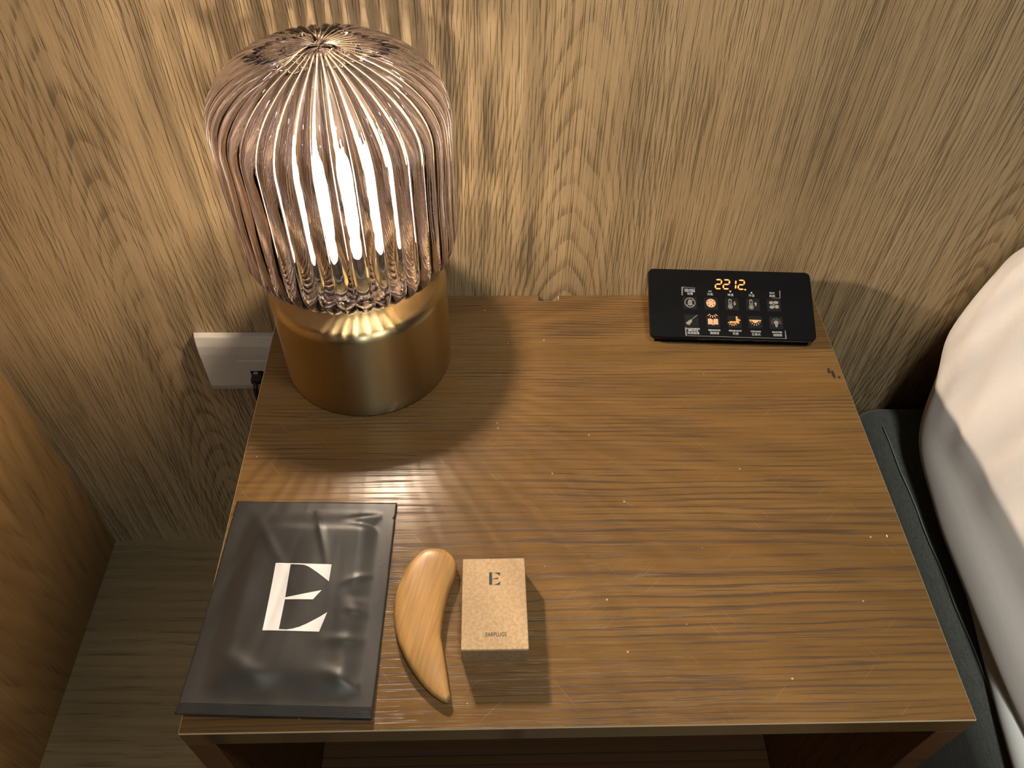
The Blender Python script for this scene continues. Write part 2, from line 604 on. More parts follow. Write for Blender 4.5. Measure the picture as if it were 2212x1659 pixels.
def shade_bm():
    bm = bmesh.new()
    outer, inner = [], []
    TK = 0.0028
    for j in range(npf):
        r, z = pf[j]
        nx, nz = nrm[j]
        if r < 1e-6:
            outer.append([bm.verts.new((LX, LY, T + z + 0.0008))])
            inner.append([bm.verts.new((LX, LY, T + z - TK))])
            continue
        fade = ss(r, 0.008, 0.03) if z > 0.2 else ss(z, ZB - 0.003, ZB + 0.006)
        ro, ri = [], []
        for i in range(SEG):
            th = 2 * pi * i / SEG + 0.0007
            k = int(th / (2 * pi) * NR) % NR
            lobe = abs(sin(NR * th / 2)) ** 0.7
            d = 0.0024 * rib_amp[k] * (lobe - 1.0) * fade
            if z > 0.22:
                for sa in SEAMS:
                    dl = (th - sa + pi) % (2 * pi) - pi
                    if abs(dl) < 1.2:
                        pd = abs(r * sin(dl))
                        d += 0.0016 * max(0, 1 - pd / 0.0045) * (1 - ss(r, 0.012, 0.032))
                        d += 0.0008 * max(0, 1 - pd / 0.0012) * (1 - ss(r, 0.03, 0.07))
            rr, zz = r + nx * d, z + nz * d
            ro.append(bm.verts.new((LX + rr * cos(th), LY + rr * sin(th), T + zz)))
            d2 = -TK - 0.0003 * sin(th * 5 + z * 90)
            rr, zz = max(0.0005, r + nx * d2), z + nz * d2
            if j == 0:
                zz = z
            ri.append(bm.verts.new((LX + rr * cos(th), LY + rr * sin(th), T + zz)))
        outer.append(ro)
        inner.append(ri)
    for skin in (outer, inner):
        for a, b in zip(skin, skin[1:]):
            for i in range(SEG):
                j = (i + 1) % SEG
                if len(b) == 1:
                    bm.faces.new((a[i], a[j], b[0]))
                else:
                    bm.faces.new((a[i], a[j], b[j], b[i]))
    for i in range(SEG):
        j = (i + 1) % SEG
        bm.faces.new((outer[0][j], outer[0][i], inner[0][i], inner[0][j]))
    return bm


mesh_obj('glass_shade', shade_bm(), M['glass'], lamp, smooth=True)

ZL = T + 0.181
bz = zs + 0.034
bprof = [(0.0, bz), (0.0128, bz), (0.0132, bz + 0.006), (0.0175, bz + 0.018), (0.0190, bz + 0.028), (0.0190, bz + 0.062)]
bprof += [(0.0190 * cos(pi / 2 * i / 8), bz + 0.062 + 0.0175 * sin(pi / 2 * i / 8)) for i in range(1, 8)] + [(0, bz + 0.0795)]
bulb = mesh_obj('light_bulb', lathe_bm(bprof, LX, LY, 40), M['bulb'], lamp, smooth=True)
fb = bmesh.new()
for k in range(4):
    a = pi / 4 + k * pi / 2
    tube_bm([(LX + 0.0105 * cos(a), LY + 0.0105 * sin(a), ZL - 0.022), (LX + 0.0085 * cos(a), LY + 0.0085 * sin(a), ZL + 0.026)], 0.0011, 6, fb)
mesh_obj('filament', fb, M['filament'], bulb)
ld = bpy.data.lights.new('bulb_light', 'POINT')
ld.energy = 102.0
ld.color = (1.0, 0.84, 0.58)
ld.shadow_soft_size = 0.010
lo = bpy.data.objects.new('bulb_light', ld)
COL.objects.link(lo)
lo.parent = lamp
lo.location = (0, 0, ZL - T)
ld.cycles.is_caustics_light = True

# ------------------------------------------------------------------ wall socket, plug and cable
sk = empty('wall_socket', (-0.035, 0, T - 0.121), 'off-white wall socket plate on the veneer left of the nightstand', 'socket')
bm = bmesh.new()
x0, x1, z0, z1 = -0.0955, 0.0255, T - 0.1225, T - 0.0485
yz = [(0.0, z1), (-0.0070, z1), (-0.0105, z1 - 0.010), (-0.0115, z1 - 0.020), (-0.0115, z0 + 0.008), (-0.0095, z0), (0.0, z0)]
va = [bm.verts.new((x0 + (0.002 if i in (1, 5) else 0.0028 if i in (2, 3, 4) else 0), y, z)) for i, (y, z) in enumerate(yz)]
vb = [bm.verts.new((x1 - (0.002 if i in (1, 5) else 0.0028 if i in (2, 3, 4) else 0), y, z)) for i, (y, z) in enumerate(yz)]
bm.faces.new(va)
bm.faces.new(vb[::-1])
for i in range(len(yz)):
    j = (i + 1) % len(yz)
    bm.faces.new((va[j], va[i], vb[i], vb[j]))
bevel(mesh_obj('cover_plate', bm, M['socket_white'], sk), 0.0009, 2, angle=12)
bevel(mesh_obj('socket_module', box_bm(-0.0585, -0.0115, -0.0124, -0.0112, T - 0.113, T - 0.077), M['socket_white'], sk), 0.0006, 2)
mesh_obj('socket_hole', box_bm(-0.0475, -0.0345, -0.0127, -0.0122, T - 0.100, T - 0.0915), M['socket'], sk)
ch = empty('charging_cable', (-0.041, -0.013, T - 0.0965), 'black cable plugged into the white wall socket', 'cable')
pg = mesh_obj('plug', box_bm(-0.0460, -0.0365, -0.0235, -0.0128, T - 0.1000, T - 0.0935), M['cable'], ch)
bevel(pg, 0.0012, 2)
mesh_obj('plug_contact', box_bm(-0.0440, -0.0395, -0.0160, -0.0128, T - 0.0934, T - 0.0922), M['metal'], ch)
cp = [(-0.0412, -0.0232, T - 0.097), (-0.0413, -0.028, T - 0.101), (-0.0416, -0.029, T - 0.11), (-0.0425, -0.026, T - 0.15), (-0.044, -0.02, T - 0.24), (-0.040, -0.016, T - 0.34), (-0.03, -0.015, T - 0.42), (-0.022, -0.02, T - 0.4365), (-0.012, -0.06, T - 0.4372)]
mesh_obj('cord', tube_bm(cp, 0.0024, 10), M['cable'], ch, smooth=True)

# ------------------------------------------------------------------ bedside control panel
YAW, TILT = radians(-2.5), radians(21.5)
EX = Vector((cos(YAW), sin(YAW), 0))
EH = Vector((-sin(YAW), cos(YAW), 0))
EY = EH * cos(TILT) + Vector((0, 0, sin(TILT)))
EN = EX.cross(EY)
P0 = Vector((0.4115, -0.0685, T + 0.0105))


def fp(u, v, n=0.0):
    """millimetres on the tilted face -> world"""
    return P0 + EX * (u / 1000) + EY * (v / 1000) + EN * (n / 1000)


cpn = empty('control_panel', (0.41, -0.035, T), 'black wedge-shaped room control panel with lit amber digits leaning by the wall', 'control panel')


def slab(polys, n0, n1):
    bm = bmesh.new()
    for poly in polys:
        lo_ = [bm.verts.new(fp(u, v, n0)) for u, v in poly]
        hi_ = [bm.verts.new(fp(u, v, n1)) for u, v in poly]
        m = len(poly)
        bm.faces.new(lo_[::-1])
        bm.faces.new(hi_)
        for i in range(m):
            bm.faces.new((lo_[i], lo_[(i + 1) % m], hi_[(i + 1) % m], hi_[i]))
    return bm


def rrect(u0, u1, v0, v1, r, n=6):
    return arc(u1 - r, v1 - r, r, 0, 90, n) + arc(u0 + r, v1 - r, r, 90, 180, n) + arc(u0 + r, v0 + r, r, 180, 270, n) + arc(u1 - r, v0 + r, r, 270, 360, n)


face = mesh_obj('faceplate', slab([rrect(-76.0, 71.0, -1.0, 66.5, 5.0)], -5.5, 0.0), M['black_plastic'], cpn)
bevel(face, 0.0012, 3)
bm = bmesh.new()
hi_ = [fp(-71, 1.5, -5.4), fp(66, 1.5, -5.4), fp(66, 63.5, -5.4), fp(-71, 63.5, -5.4)]
lo_ = [Vector((p.x, p.y, T)) for p in hi_]
hv = [bm.verts.new(p) for p in hi_]
lv = [bm.verts.new(p) for p in lo_]
bm.faces.new(hv)
bm.faces.new(lv[::-1])
for i in range(4):
    bm.faces.new((lv[i], lv[(i + 1) % 4], hv[(i + 1) % 4], hv[i]))
mesh_obj('wedge_body', bm, M['black_plastic'], cpn)
# frayed tape residue along the front edge
random.seed(21)
bm = bmesh.new()
prev = None
for i in range(41):
    u = -34 + i * 2.5
    a = bm.verts.new(fp(u, -1.15, -0.6 - 0.6 * random.random()))
    b = bm.verts.new(fp(u, -1.15, -2.6 - 2.2 * random.random()))
    c = bm.verts.new(fp(u, -1.5, -2.0))
    if prev:
        bm.faces.new((prev[0], a, c, prev[2]))
        bm.faces.new((prev[2], c, b, prev[1]))
    prev = (a, b, c)
mesh_obj('tape_residue', bm, simple('residue_grey', (0.07, 0.066, 0.06), 0.55, bump=(700, 0.0008)), cpn)

# display, seven-segment digits
disp = mesh_obj('display_window', slab([rrect(-19, 14, 45.2, 59, 0.6)], 0.0, 0.06), M['black_plastic'], cpn)
SEGM = {'2': 'abged', '1': 'bc'}


def digit(ch_, u0, u1, v0, v1):
    s = 0.11
    sk_ = 0.9  # slant
    vm = (v0 + v1) / 2
    t = 1.45
    bars = {'a': ((u0, v1), (u1, v1)), 'g': ((u0, vm), (u1, vm)), 'd': ((u0, v0), (u1, v0)),
            'b': ((u1, vm), (u1, v1)), 'c': ((u1, v0), (u1, vm)), 'e': ((u0, v0), (u0, vm)), 'f': ((u0, vm), (u0, v1))}
    outp, core = [], []
    for sgm in SEGM[ch_]:
        (ax, ay), (bx, by) = bars[sgm]
        for dst, hw, cut in ((outp, t / 2, 0.25), (core, t / 4.2, 0.7)):
            if ay == by:
                q = [(ax + cut, ay), (ax + cut + hw, ay + hw), (bx - cut - hw, by + hw), (bx - cut, by), (bx - cut - hw, by - hw), (ax + cut + hw, ay - hw)]
            else:
                q = [(ax, ay + cut), (ax + hw, ay + cut + hw), (bx + hw, by - cut - hw), (bx, by - cut), (bx - hw, by - cut - hw), (ax - hw, ay + cut + hw)]
            dst.append([(x + sk_ * (y - v0) / (v1 - v0), y) for x, y in q])
    return outp, core


for ch_, u0, u1 in (('2', -16.0, -10.8), ('2', -8.9, -3.6), ('1', -2.0, 2.2), ('2', 4.6, 9.8)):
    outp, core = digit(ch_, u0, u1, 47.6, 56.6)
    dg = mesh_obj('digit', slab(outp, 0.06, 0.12), M['digit'], disp)
    dg.data.materials.append(M['digit_core'])
    bm = slab(core, 0.12, 0.16)
    tmp = bpy.data.meshes.new('core')
    bmesh.ops.translate(bm, verts=bm.verts, vec=-wloc(disp))
    for f_ in bm.faces:
        f_.material_index = 1
    b2 = bmesh.new()
    b2.from_mesh(dg.data)
    bm.to_mesh(tmp)
    bm.free()
    b2.from_mesh(tmp)
    bmesh.ops.recalc_face_normals(b2, faces=b2.faces)
    b2.to_mesh(dg.data)
    b2.free()
    bpy.data.meshes.remove(tmp)
mesh_obj('decimal_point', slab([[(10.9 + 0.75 * cos(2 * pi * i / 12), 47.3 + 0.75 * sin(2 * pi * i / 12)) for i in range(12)]], 0.06, 0.12), M['digit_core'], disp)

# label strips with lifted tape ends
strip_hi = mesh_obj('label_strip', slab([[(-46.4, 39.5), (41.6, 39.5), (42.2, 47.2), (-46.4, 48.4)]], 0.0, 0.05), M['strip'], cpn)
strip_lo = mesh_obj('label_strip', slab([[(-44.8, 0.9), (43.9, 0.3), (43.5, 8.5), (-45.0, 8.9)]], 0.0, 0.05), M['strip'], cpn)
for st, quads in ((strip_hi, [[(-46.8, 40), (-45.9, 40), (-45.2, 47.9), (-46.6, 48.5)], [(-46.4, 48.0), (-34, 47.6), (-34, 47.9), (-46.5, 48.5)], [(41.3, 39.6), (41.9, 39.6), (42.5, 47.2), (41.7, 47.2)], [(34, 39.4), (41.6, 39.4), (41.6, 39.8), (34, 39.6)]]),
                  (strip_lo, [[(-45.1, 0.8), (-43.9, 1.2), (-44.3, 8.6), (-45.2, 8.9)], [(43.0, 0.2), (44.2, 0.2), (43.8, 8.3), (43.2, 8.3)], [(-44.8, 0.6), (43.9, 0.1), (43.9, 0.45), (-44.8, 0.95)]])):
    for qd in quads:
        mesh_obj('tape_edge', slab([qd], 0.05, 0.12), M['tape_edge'], st)


def text_mesh(name, body, centre, h, mat, parent, wide=1.0, frame=None, thick=0.00003, bold=0.0):
    cu = bpy.data.curves.new(name, 'FONT')
    cu.body = body
    cu.align_x = 'CENTER'
    cu.align_y = 'CENTER'
    cu.size = h
    cu.space_line = 0.8
    cu.offset = bold
    cu.resolution_u = 3
    cu.extrude = 0.0
    to = bpy.data.objects.new(name, cu)
    COL.objects.link(to)
    bpy.context.view_layer.update()
    me = bpy.data.meshes.new_from_object(to.evaluated_get(bpy.context.evaluated_depsgraph_get()))
    bpy.data.objects.remove(to)
    fr_ = frame or (lambda x, y: centre + EX * x + EY * y + EN * thick)
    bm = bmesh.new()
    bm.from_mesh(me)
    bpy.data.meshes.remove(me)
    for vtx in bm.verts:
        vtx.co = fr_(vtx.co.x * wide, vtx.co.y)
    return mesh_obj(name, bm, mat, parent)


rows = [
    (strip_hi, [(-39.2, 45.0, 'DO NOT\nDISTURB', 2.0), (-21.1, 44.7, 'AC', 1.9), (-2.7, 44.9, None, 1), (16.3, 44.6, None, 2), (34.8, 44.6, 'FAN', 2.0)],
     [(-39.2, 41.7, '勿擾'), (-21.1, 41.6, '冷氣'), (-2.7, 41.5, '降溫'), (16.2, 41.4, '升溫'), (34.8, 41.6, '風扇')]),
    (strip_lo, [(-38.1, 6.6, 'CLEANING\nSERVICE', 2.1), (-19.2, 6.6, 'READING', 2.1), (-0.7, 6.5, 'PENDANT', 2.1), (17.4, 6.4, 'CEILING', 2.1), (36.3, 6.2, 'MASTER', 2.1)],
     [(-38.1, 3.2, '清掃服務'), (-19.2, 3.7, '閱讀燈'), (-0.7, 3.7, '吊燈'), (17.5, 3.5, '主燈光'), (36.5, 3.3, '總開關')]),
]
for st, eng, zh in rows:
    for u, v, tx, h in eng:
        if tx:
            text_mesh('label_text', tx, fp(u, v, 0.08), h / 1000, M['print_white'], st, 1.18, bold=0.00004)
        elif h == 1:
            mesh_obj('down_arrow', slab([[(u - 1.1, v + 0.9), (u + 1.1, v + 0.9), (u, v - 0.9)]], 0.05, 0.08), M['print_white'], st)
        else:
            mesh_obj('up_arrow', slab([[(u - 1.1, v - 0.9), (u + 1.1, v - 0.9), (u, v + 0.9)]], 0.05, 0.08), M['print_white'], st)
    for u, v, tx in zh:
        text_mesh('label_text', tx, fp(u, v, 0.08), 2.7 / 1000, M['print_white'], st, 1.0, bold=0.0)


# icons: lists of polygons around (0,0) in millimetres
def disc(x, y, r, n=18, ry=None, rot=0.0):
    ry = ry or r
    return [(x + r * cos(2 * pi * i / n) * cos(rot) - ry * sin(2 * pi * i / n) * sin(rot),
             y + r * cos(2 * pi * i / n) * sin(rot) + ry * sin(2 * pi * i / n) * cos(rot)) for i in range(n)]


def bar(x0, y0, x1, y1, w_, w2=None):
    dx, dy = x1 - x0, y1 - y0
    l = sqrt(dx * dx + dy * dy)
    nx, ny = -dy / l / 2, dx / l / 2
    w2 = w_ if w2 is None else w2
    return [(x0 - nx * w_, y0 - ny * w_), (x1 - nx * w2, y1 - ny * w2), (x1 + nx * w2, y1 + ny * w2), (x0 + nx * w_, y0 + ny * w_)]


def ring(x, y, r, t_, n=24):
    return [[(x + r * cos(a), y + r * sin(a)), (x + r * cos(b), y + r * sin(b)), (x + (r - t_) * cos(b), y + (r - t_) * sin(b)), (x + (r - t_) * cos(a), y + (r - t_) * sin(a))]
            for a, b in [(2 * pi * i / n, 2 * pi * (i + 1) / n) for i in range(n)]]


bell = [(-3.0, -2.6), (-2.0, -1.4), (-1.7, 1.6), (-0.8, 2.9), (0, 3.3), (0.8, 2.9), (1.7, 1.6), (2.0, -1.4), (3.0, -2.6), (0.7, -2.6), (0, -3.4), (-0.7, -2.6)]
snow = [(4.5 * (1.0 if i % 2 else 0.86) * cos(2 * pi * i / 40), 4.5 * (1.0 if i % 2 else 0.86) * sin(2 * pi * i / 40)) for i in range(40)]
holes = [disc(2.7 * cos(2 * pi * i / 6 + pi / 6), 2.7 * sin(2 * pi * i / 6 + pi / 6), 0.8, 3) for i in range(6)] + [disc(1.3 * cos(2 * pi * i / 6), 1.3 * sin(2 * pi * i / 6), 0.01, 3) for i in range(0)]


def thermo(up):
    x = -1.6
    p = [bar(x - 1.2, -1.6, x - 1.2, 3.4, 0.55), bar(x + 1.2, -1.6, x + 1.2, 3.4, 0.55)]
    p += [[(x + 1.48 * cos(pi * i / 8), 3.2 + 1.48 * sin(pi * i / 8)) for i in range(9)][:], bar(x, -2.0, x, 1.6, 0.55)]
    p += ring(x, -3.0, 2.2, 0.6, 18) + [disc(x, -3.0, 1.2)]
    ax = 2.4
    s = 1 if up else -1
    p += [[(ax - 1.6, 0.2), (ax + 1.6, 0.2), (ax, 0.2 + 2.1 * s)], bar(ax, 0.2 - 2.0 * s, ax, 0.2, 1.2)]
    return p


def rays(cx, cy, r0, r1, a0, a1, n, w_, w2=None):
    return [bar(cx + r0 * cos(a), cy + r0 * sin(a), cx + r1 * cos(a), cy + r1 * sin(a), w_, w2) for a in [radians(a0 + (a1 - a0) * i / (n - 1)) for i in range(n)]]


ICONS = [
    (-39.6, 33.0, ring(0, 0, 4.9, 0.75) + [bell, bar(-3.2, -3.2, 3.3, 3.3, 0.7)], 'icon_grey', None),
    (-20.8, 33.0, [snow], 'icon_lit', holes),
    (-2.0, 33.0, thermo(False), 'icon_grey', None),
    (16.8, 33.0, thermo(True), 'icon_grey', None),
    (35.6, 33.0, [disc(-2.3, 1.9, 1.9, 18, 1.6, 0.3), disc(1.9, 2.3, 2.3, 18, 1.5, 0.0), disc(2.5, -1.9, 1.9, 18, 1.8, 0.3), disc(-1.9, -2.3, 2.3, 18, 1.6, 0.1), disc(0, 0, 0.7)], 'icon_grey', None),
    (-39.0, 15.6, [bar(-0.6, 0.2, 5.3, 5.4, 0.45), [(-0.9, 1.0), (0.6, -0.3), (-0.3, -2.2), (-2.6, -5.0), (-3.4, -3.6), (-4.0, -4.4), (-5.2, -2.4)]], 'icon_grey', None),
    (-20.0, 15.4, [[(-4.5, 2.2), (-1.8, 2.4), (-0.2, 1.4), (-0.2, -3.9), (-2.0, -3.0), (-4.5, -3.3)], [(4.5, 2.2), (1.8, 2.4), (0.2, 1.4), (0.2, -3.9), (2.0, -3.0), (4.5, -3.3)]] + rays(0, 8.4, 2.9, 5.4, 215, 325, 5, 0.8, 0.5), 'icon_lit', None),
    (-0.9, 15.6, [bar(-4.2, -0.6, 3.0, -0.6, 1.5), bar(2.2, -0.6, 2.2, 5.0, 1.5), bar(2.2, 2.6, 5.2, 1.0, 1.4), bar(3.2, 0.8, 3.6, -2.0, 1.2)] + rays(-1.5, 0.5, 2.6, 4.9, 205, 335, 6, 0.6, 0.8), 'icon_amber', None),
    (17.6, 15.8, [bar(-5.3, 1.4, 5.3, 1.4, 1.0), [(2.6 * cos(pi + pi * i / 10), 1.0 + 2.2 * sin(pi + pi * i / 10)) for i in range(11)]] + rays(0, 1.2, 3.2, 5.0, 200, 340, 6, 0.45, 0.6), 'icon_lit', None),
    (36.2, 15.6, [disc(0, -0.1, 2.1), [(-1.5, -1.4), (1.5, -1.4), (1.0, -3.2), (0.8, -4.4), (-0.8, -4.4), (-1.0, -3.2)]] + rays(0, -0.1, 2.9, 4.6, -10, 190, 8, 0.4, 0.4), 'icon_grey', None),
]
for u, v, polys, mt, hl in ICONS:
    bt = mesh_obj('button', slab([rrect(u - 6.1, u + 6.1, v - 6.4, v + 5.6, 0.5, 2)], 0.0, 0.10), M['tile'], cpn)
    sh = lambda P_: [[(x + u, y + v) for x, y in q] for q in P_]
    bm = slab(sh(polys), 0.10, 0.15)
    if hl:
        bmh = slab(sh(hl), 0.15, 0.18)
        for f_ in bmh.faces:
            f_.material_index = 1
        tmp = bpy.data.meshes.new('tmp')
        bmh.to_mesh(tmp)
        bmh.free()
        bm.from_mesh(tmp)
        bpy.data.meshes.remove(tmp)
    ic = mesh_obj('icon', bm, [M[mt], M['tile']], bt)

# ------------------------------------------------------------------ black sachet
pc = {'TL': (0.0035, -0.2279, 0.0010), 'TR': (0.1234, -0.2313, 0.0015), 'BL': (-0.0024, -0.3861, 0.0060), 'BR': (0.1191, -0.3907, 0.0050)}
NU, NV = 84, 110


def pxy(u, v):
    tl, tr, bl, br = (Vector(pc[k]) for k in ('TL', 'TR', 'BL', 'BR'))
    q = tl.lerp(tr, u).lerp(bl.lerp(br, u), v)
    return q.x, q.y


def plift(u, v):
    z = 0.0009 + 0.0005 * u * (1 - v) + (0.0052 - 0.001 * u) * max(0, (v - 0.55) / 0.45) ** 1.6
    return z


def bumpf(u, v, cu, cv, su, sv, ang=0.0):
    du, dv = u - cu, (v - cv) * 1.3
    a, b = du * cos(ang) + dv * sin(ang), -du * sin(ang) + dv * cos(ang)
    return math.exp(-(a / su) ** 2 - (b / sv) ** 2)


def ptop(u, v):
    eu = min(u, 1 - u)
    ev = min(v - 0.035, 0.945 - v)
    e = ss(eu, 0.075, 0.21) * ss(ev, 0.0, 0.13) if ev > 0 else 0.0
    h = 0.0042 * e
    n = mnoise.noise(Vector((u * 2.6, v * 3.4, 1.7)))
    h += e * 0.0018 * n
    inner = ss(eu, 0.07, 0.10) * ss(ev, 0.0, 0.03) if ev > 0 else 0.0
    w_ = 0.0011 * bumpf(u, v, 0.82, 0.085, 0.10, 0.022, -0.15) - 0.0009 * bumpf(u, v, 0.84, 0.125, 0.10, 0.022, 0.1)
    w_ += 0.0008 * bumpf(u, v, 0.56, 0.16, 0.22, 0.018, 1.25) + 0.0006 * bumpf(u, v, 0.25, 0.2, 0.3, 0.03, 1.0)
    w_ += 0.0009 * bumpf(u, v, 0.82, 0.40, 0.07, 0.02, -0.35) + 0.0007 * bumpf(u, v, 0.85, 0.55, 0.06, 0.025, 0.2)
    w_ += 0.0008 * bumpf(u, v, 0.8, 0.68, 0.10, 0.03, 0.0) - 0.0007 * bumpf(u, v, 0.84, 0.48, 0.05, 0.03, 0.0)
    w_ += 0.0012 * bumpf(u, v, 0.27, 0.80, 0.16, 0.05, 0.55) + 0.0011 * bumpf(u, v, 0.85, 0.86, 0.12, 0.035, 0.4)
    w_ -= 0.0010 * bumpf(u, v, 0.50, 0.86, 0.10, 0.06, 0.0)
    h += w_ * inner
    h += 0.00012 * sin((u * 190)) * ss(0.09 - eu, 0, 0.02) * 0.4
    return h


def pz(u, v):
    return T + plift(u, v) + 0.0004 + max(0.0, ptop(u, v))


def puv(x, y):
    u, v = 0.5, 0.5
    for _ in range(8):
        a = pxy(u, v)
        b, c = pxy(u + 1e-4, v), pxy(u, v + 1e-4)
        j = ((b[0] - a[0]) / 1e-4, (c[0] - a[0]) / 1e-4, (b[1] - a[1]) / 1e-4, (c[1] - a[1]) / 1e-4)
        det = j[0] * j[3] - j[1] * j[2]
        ex, ey = x - a[0], y - a[1]
        u += (ex * j[3] - ey * j[1]) / det
        v += (ey * j[0] - ex * j[2]) / det
    return u, v


po = empty('foil_sachet', (0.06, -0.31, T), 'matte black foil sachet printed with a large white letter E', 'sachet')
bm = bmesh.new()
topv, botv = [], []
for j in range(NV + 1):
    v = j / NV
    rt, rb = [], []
    for i in range(NU + 1):
        u = i / NU
        uu = u
        if abs(v - 0.080) < 0.0085 and u > 0.97:
            uu = u - 0.016 * (1 - abs(v - 0.080) / 0.0085)
        if abs(v - 0.085) < 0.0085 and u < 0.03:
            uu = u + 0.012 * (1 - abs(v - 0.085) / 0.0085)
        x, y = pxy(uu, v)
        edge = i in (0, NU) or j in (0, NV)
        rt.append(bm.verts.new((x, y, pz(u, v))))
        rb.append(bm.verts.new((x, y, T + plift(u, v) - 0.0004 - (0 if edge else 0.0002))))
    topv.append(rt)
    botv.append(rb)
for j in range(NV):
    for i in range(NU):
        f1 = bm.faces.new((topv[j][i], topv[j + 1][i], topv[j + 1][i + 1], topv[j][i + 1]))
        bm.faces.new((botv[j][i], botv[j][i + 1], botv[j + 1][i + 1], botv[j + 1][i]))
        for f_ in (f1,):
            f_.material_index = 0
per = [(j, 0) for j in range(NV)] + [(NV, i) for i in range(NU)] + [(j, NU) for j in range(NV, 0, -1)] + [(0, i) for i in range(NU, 0, -1)]
for a, b in zip(per, per[1:] + per[:1]):
    bm.faces.new((topv[a[0]][a[1]], botv[a[0]][a[1]], botv[b[0]][b[1]], topv[b[0]][b[1]]))
pbody = mesh_obj('pouch', bm, [M['pouch']], po, smooth=True)
# crimped seal at the open end: fine raised ridges across the width
bm = bmesh.new()
for k in range(9):
    v = 0.9545 + k * 0.0045
    prevq = None
    for i in range(49):
        u = 0.006 + 0.988 * i / 48
        x, y = pxy(u, v - 0.0012)
        x2, y2 = pxy(u, v + 0.0012)
        xm, ym = pxy(u, v)
        q = [bm.verts.new((x, y, pz(u, v) + 0.00002)), bm.verts.new((xm, ym, pz(u, v) + 0.00024)), bm.verts.new((x2, y2, pz(u, v) + 0.00002))]
        if prevq:
            bm.faces.new((prevq[0], q[0], q[1], prevq[1]))
            bm.faces.new((prevq[1], q[1], q[2], prevq[2]))
        prevq = q
mesh_obj('crimped_seal', bm, M['pouch_seal'], po)

EP = [(0.0424, -0.2826), (0.0815, -0.2839), (0.0812, -0.297), (0.077, -0.2936), (0.0728, -0.2904), (0.069, -0.2877), (0.0658, -0.2857), (0.0635, -0.2847), (0.0615, -0.2842), (0.053, -0.2838),
      (0.053, -0.3087), (0.0771, -0.3035), (0.0721, -0.3104), (0.0531, -0.3101), (0.0527, -0.3319), (0.0575, -0.3321), (0.0615, -0.3316), (0.066, -0.3302),
      (0.0702, -0.3281), (0.0742, -0.3257), (0.0785, -0.3230), (0.0829, -0.3198), (0.0793, -0.3337), (0.042, -0.3325)]


def poly_bm(poly, nx=0, ny=0):
    bm = bmesh.new()
    vs = [bm.verts.new((x, y, 0)) for x, y in poly]
    es = [bm.edges.new((vs[i], vs[(i + 1) % len(vs)])) for i in range(len(vs))]
    bmesh.ops.triangle_fill(bm, edges=es, use_beauty=True)
    xs = [p[0] for p in poly]
    ys = [p[1] for p in poly]
    for k in range(1, nx):
        bmesh.ops.bisect_plane(bm, geom=bm.verts[:] + bm.edges[:] + bm.faces[:], plane_co=(min(xs) + (max(xs) - min(xs)) * k / nx, 0, 0), plane_no=(1, 0, 0))
    for k in range(1, ny):
        bmesh.ops.bisect_plane(bm, geom=bm.verts[:] + bm.edges[:] + bm.faces[:], plane_co=(0, min(ys) + (max(ys) - min(ys)) * k / ny, 0), plane_no=(0, 1, 0))
    return bm


bm = poly_bm(EP, 26, 34)
for vtx in bm.verts:
    u, v = puv(vtx.co.x, vtx.co.y)
    vtx.co.z = pz(u, v) + 0.00022
lg = mesh_obj('letter_print', bm, M['white_print'], po, smooth=True)
lg['label'] = 'large white printed letter E'

# ------------------------------------------------------------------ wooden massage comb (gua sha board)
GS = [(0.1515, -0.2728), (0.1587, -0.2733), (0.1644, -0.277), (0.1684, -0.2823), (0.1693, -0.2876), (0.168, -0.2962), (0.1651, -0.3046), (0.1631, -0.3129), (0.1615, -0.3234), (0.1607, -0.3329), (0.1605, -0.3391), (0.1619, -0.3467), (0.1636, -0.3557), (0.1653, -0.3653), (0.1669, -0.3746), (0.1674, -0.3774), (0.1664, -0.3795), (0.1651, -0.3808), (0.1633, -0.3805), (0.1601, -0.3787), (0.1543, -0.3744), (0.1469, -0.3664), (0.1399, -0.3568), (0.135, -0.3478), (0.1311, -0.3386), (0.1285, -0.3277), (0.1276, -0.318), (0.1278, -0.3082), (0.1302, -0.2982), (0.1341, -0.2871), (0.1392, -0.2802), (0.1437, -0.2753), (0.1476, -0.2733)]


def catmull(P_, n=4):
    out = []
    m = len(P_)
    for i in range(m):
        p0, p1, p2, p3 = (Vector(P_[(i + k) % m]) for k in (-1, 0, 1, 2))
        for k in range(n):
            t = k / n
            out.append(0.5 * ((2 * p1) + (-p0 + p2) * t + (2 * p0 - 5 * p1 + 4 * p2 - p3) * t * t + (-p0 + 3 * p1 - 3 * p2 + p3) * t ** 3))
    return out


go = catmull(GS, 3)
# spine to shrink towards
spine = [Vector(p) for p in [(0.1555, -0.285), (0.149, -0.305), (0.1455, -0.325), (0.148, -0.345), (0.155, -0.362), (0.163, -0.3755)]]
sp = []
for a, b in zip(spine, spine[1:]):
    for k in range(10):
        sp.append(a.lerp(b, k / 10))
sp.append(spine[-1])


def near_sp(p):
    return min(sp, key=lambda q: (q - p).length)


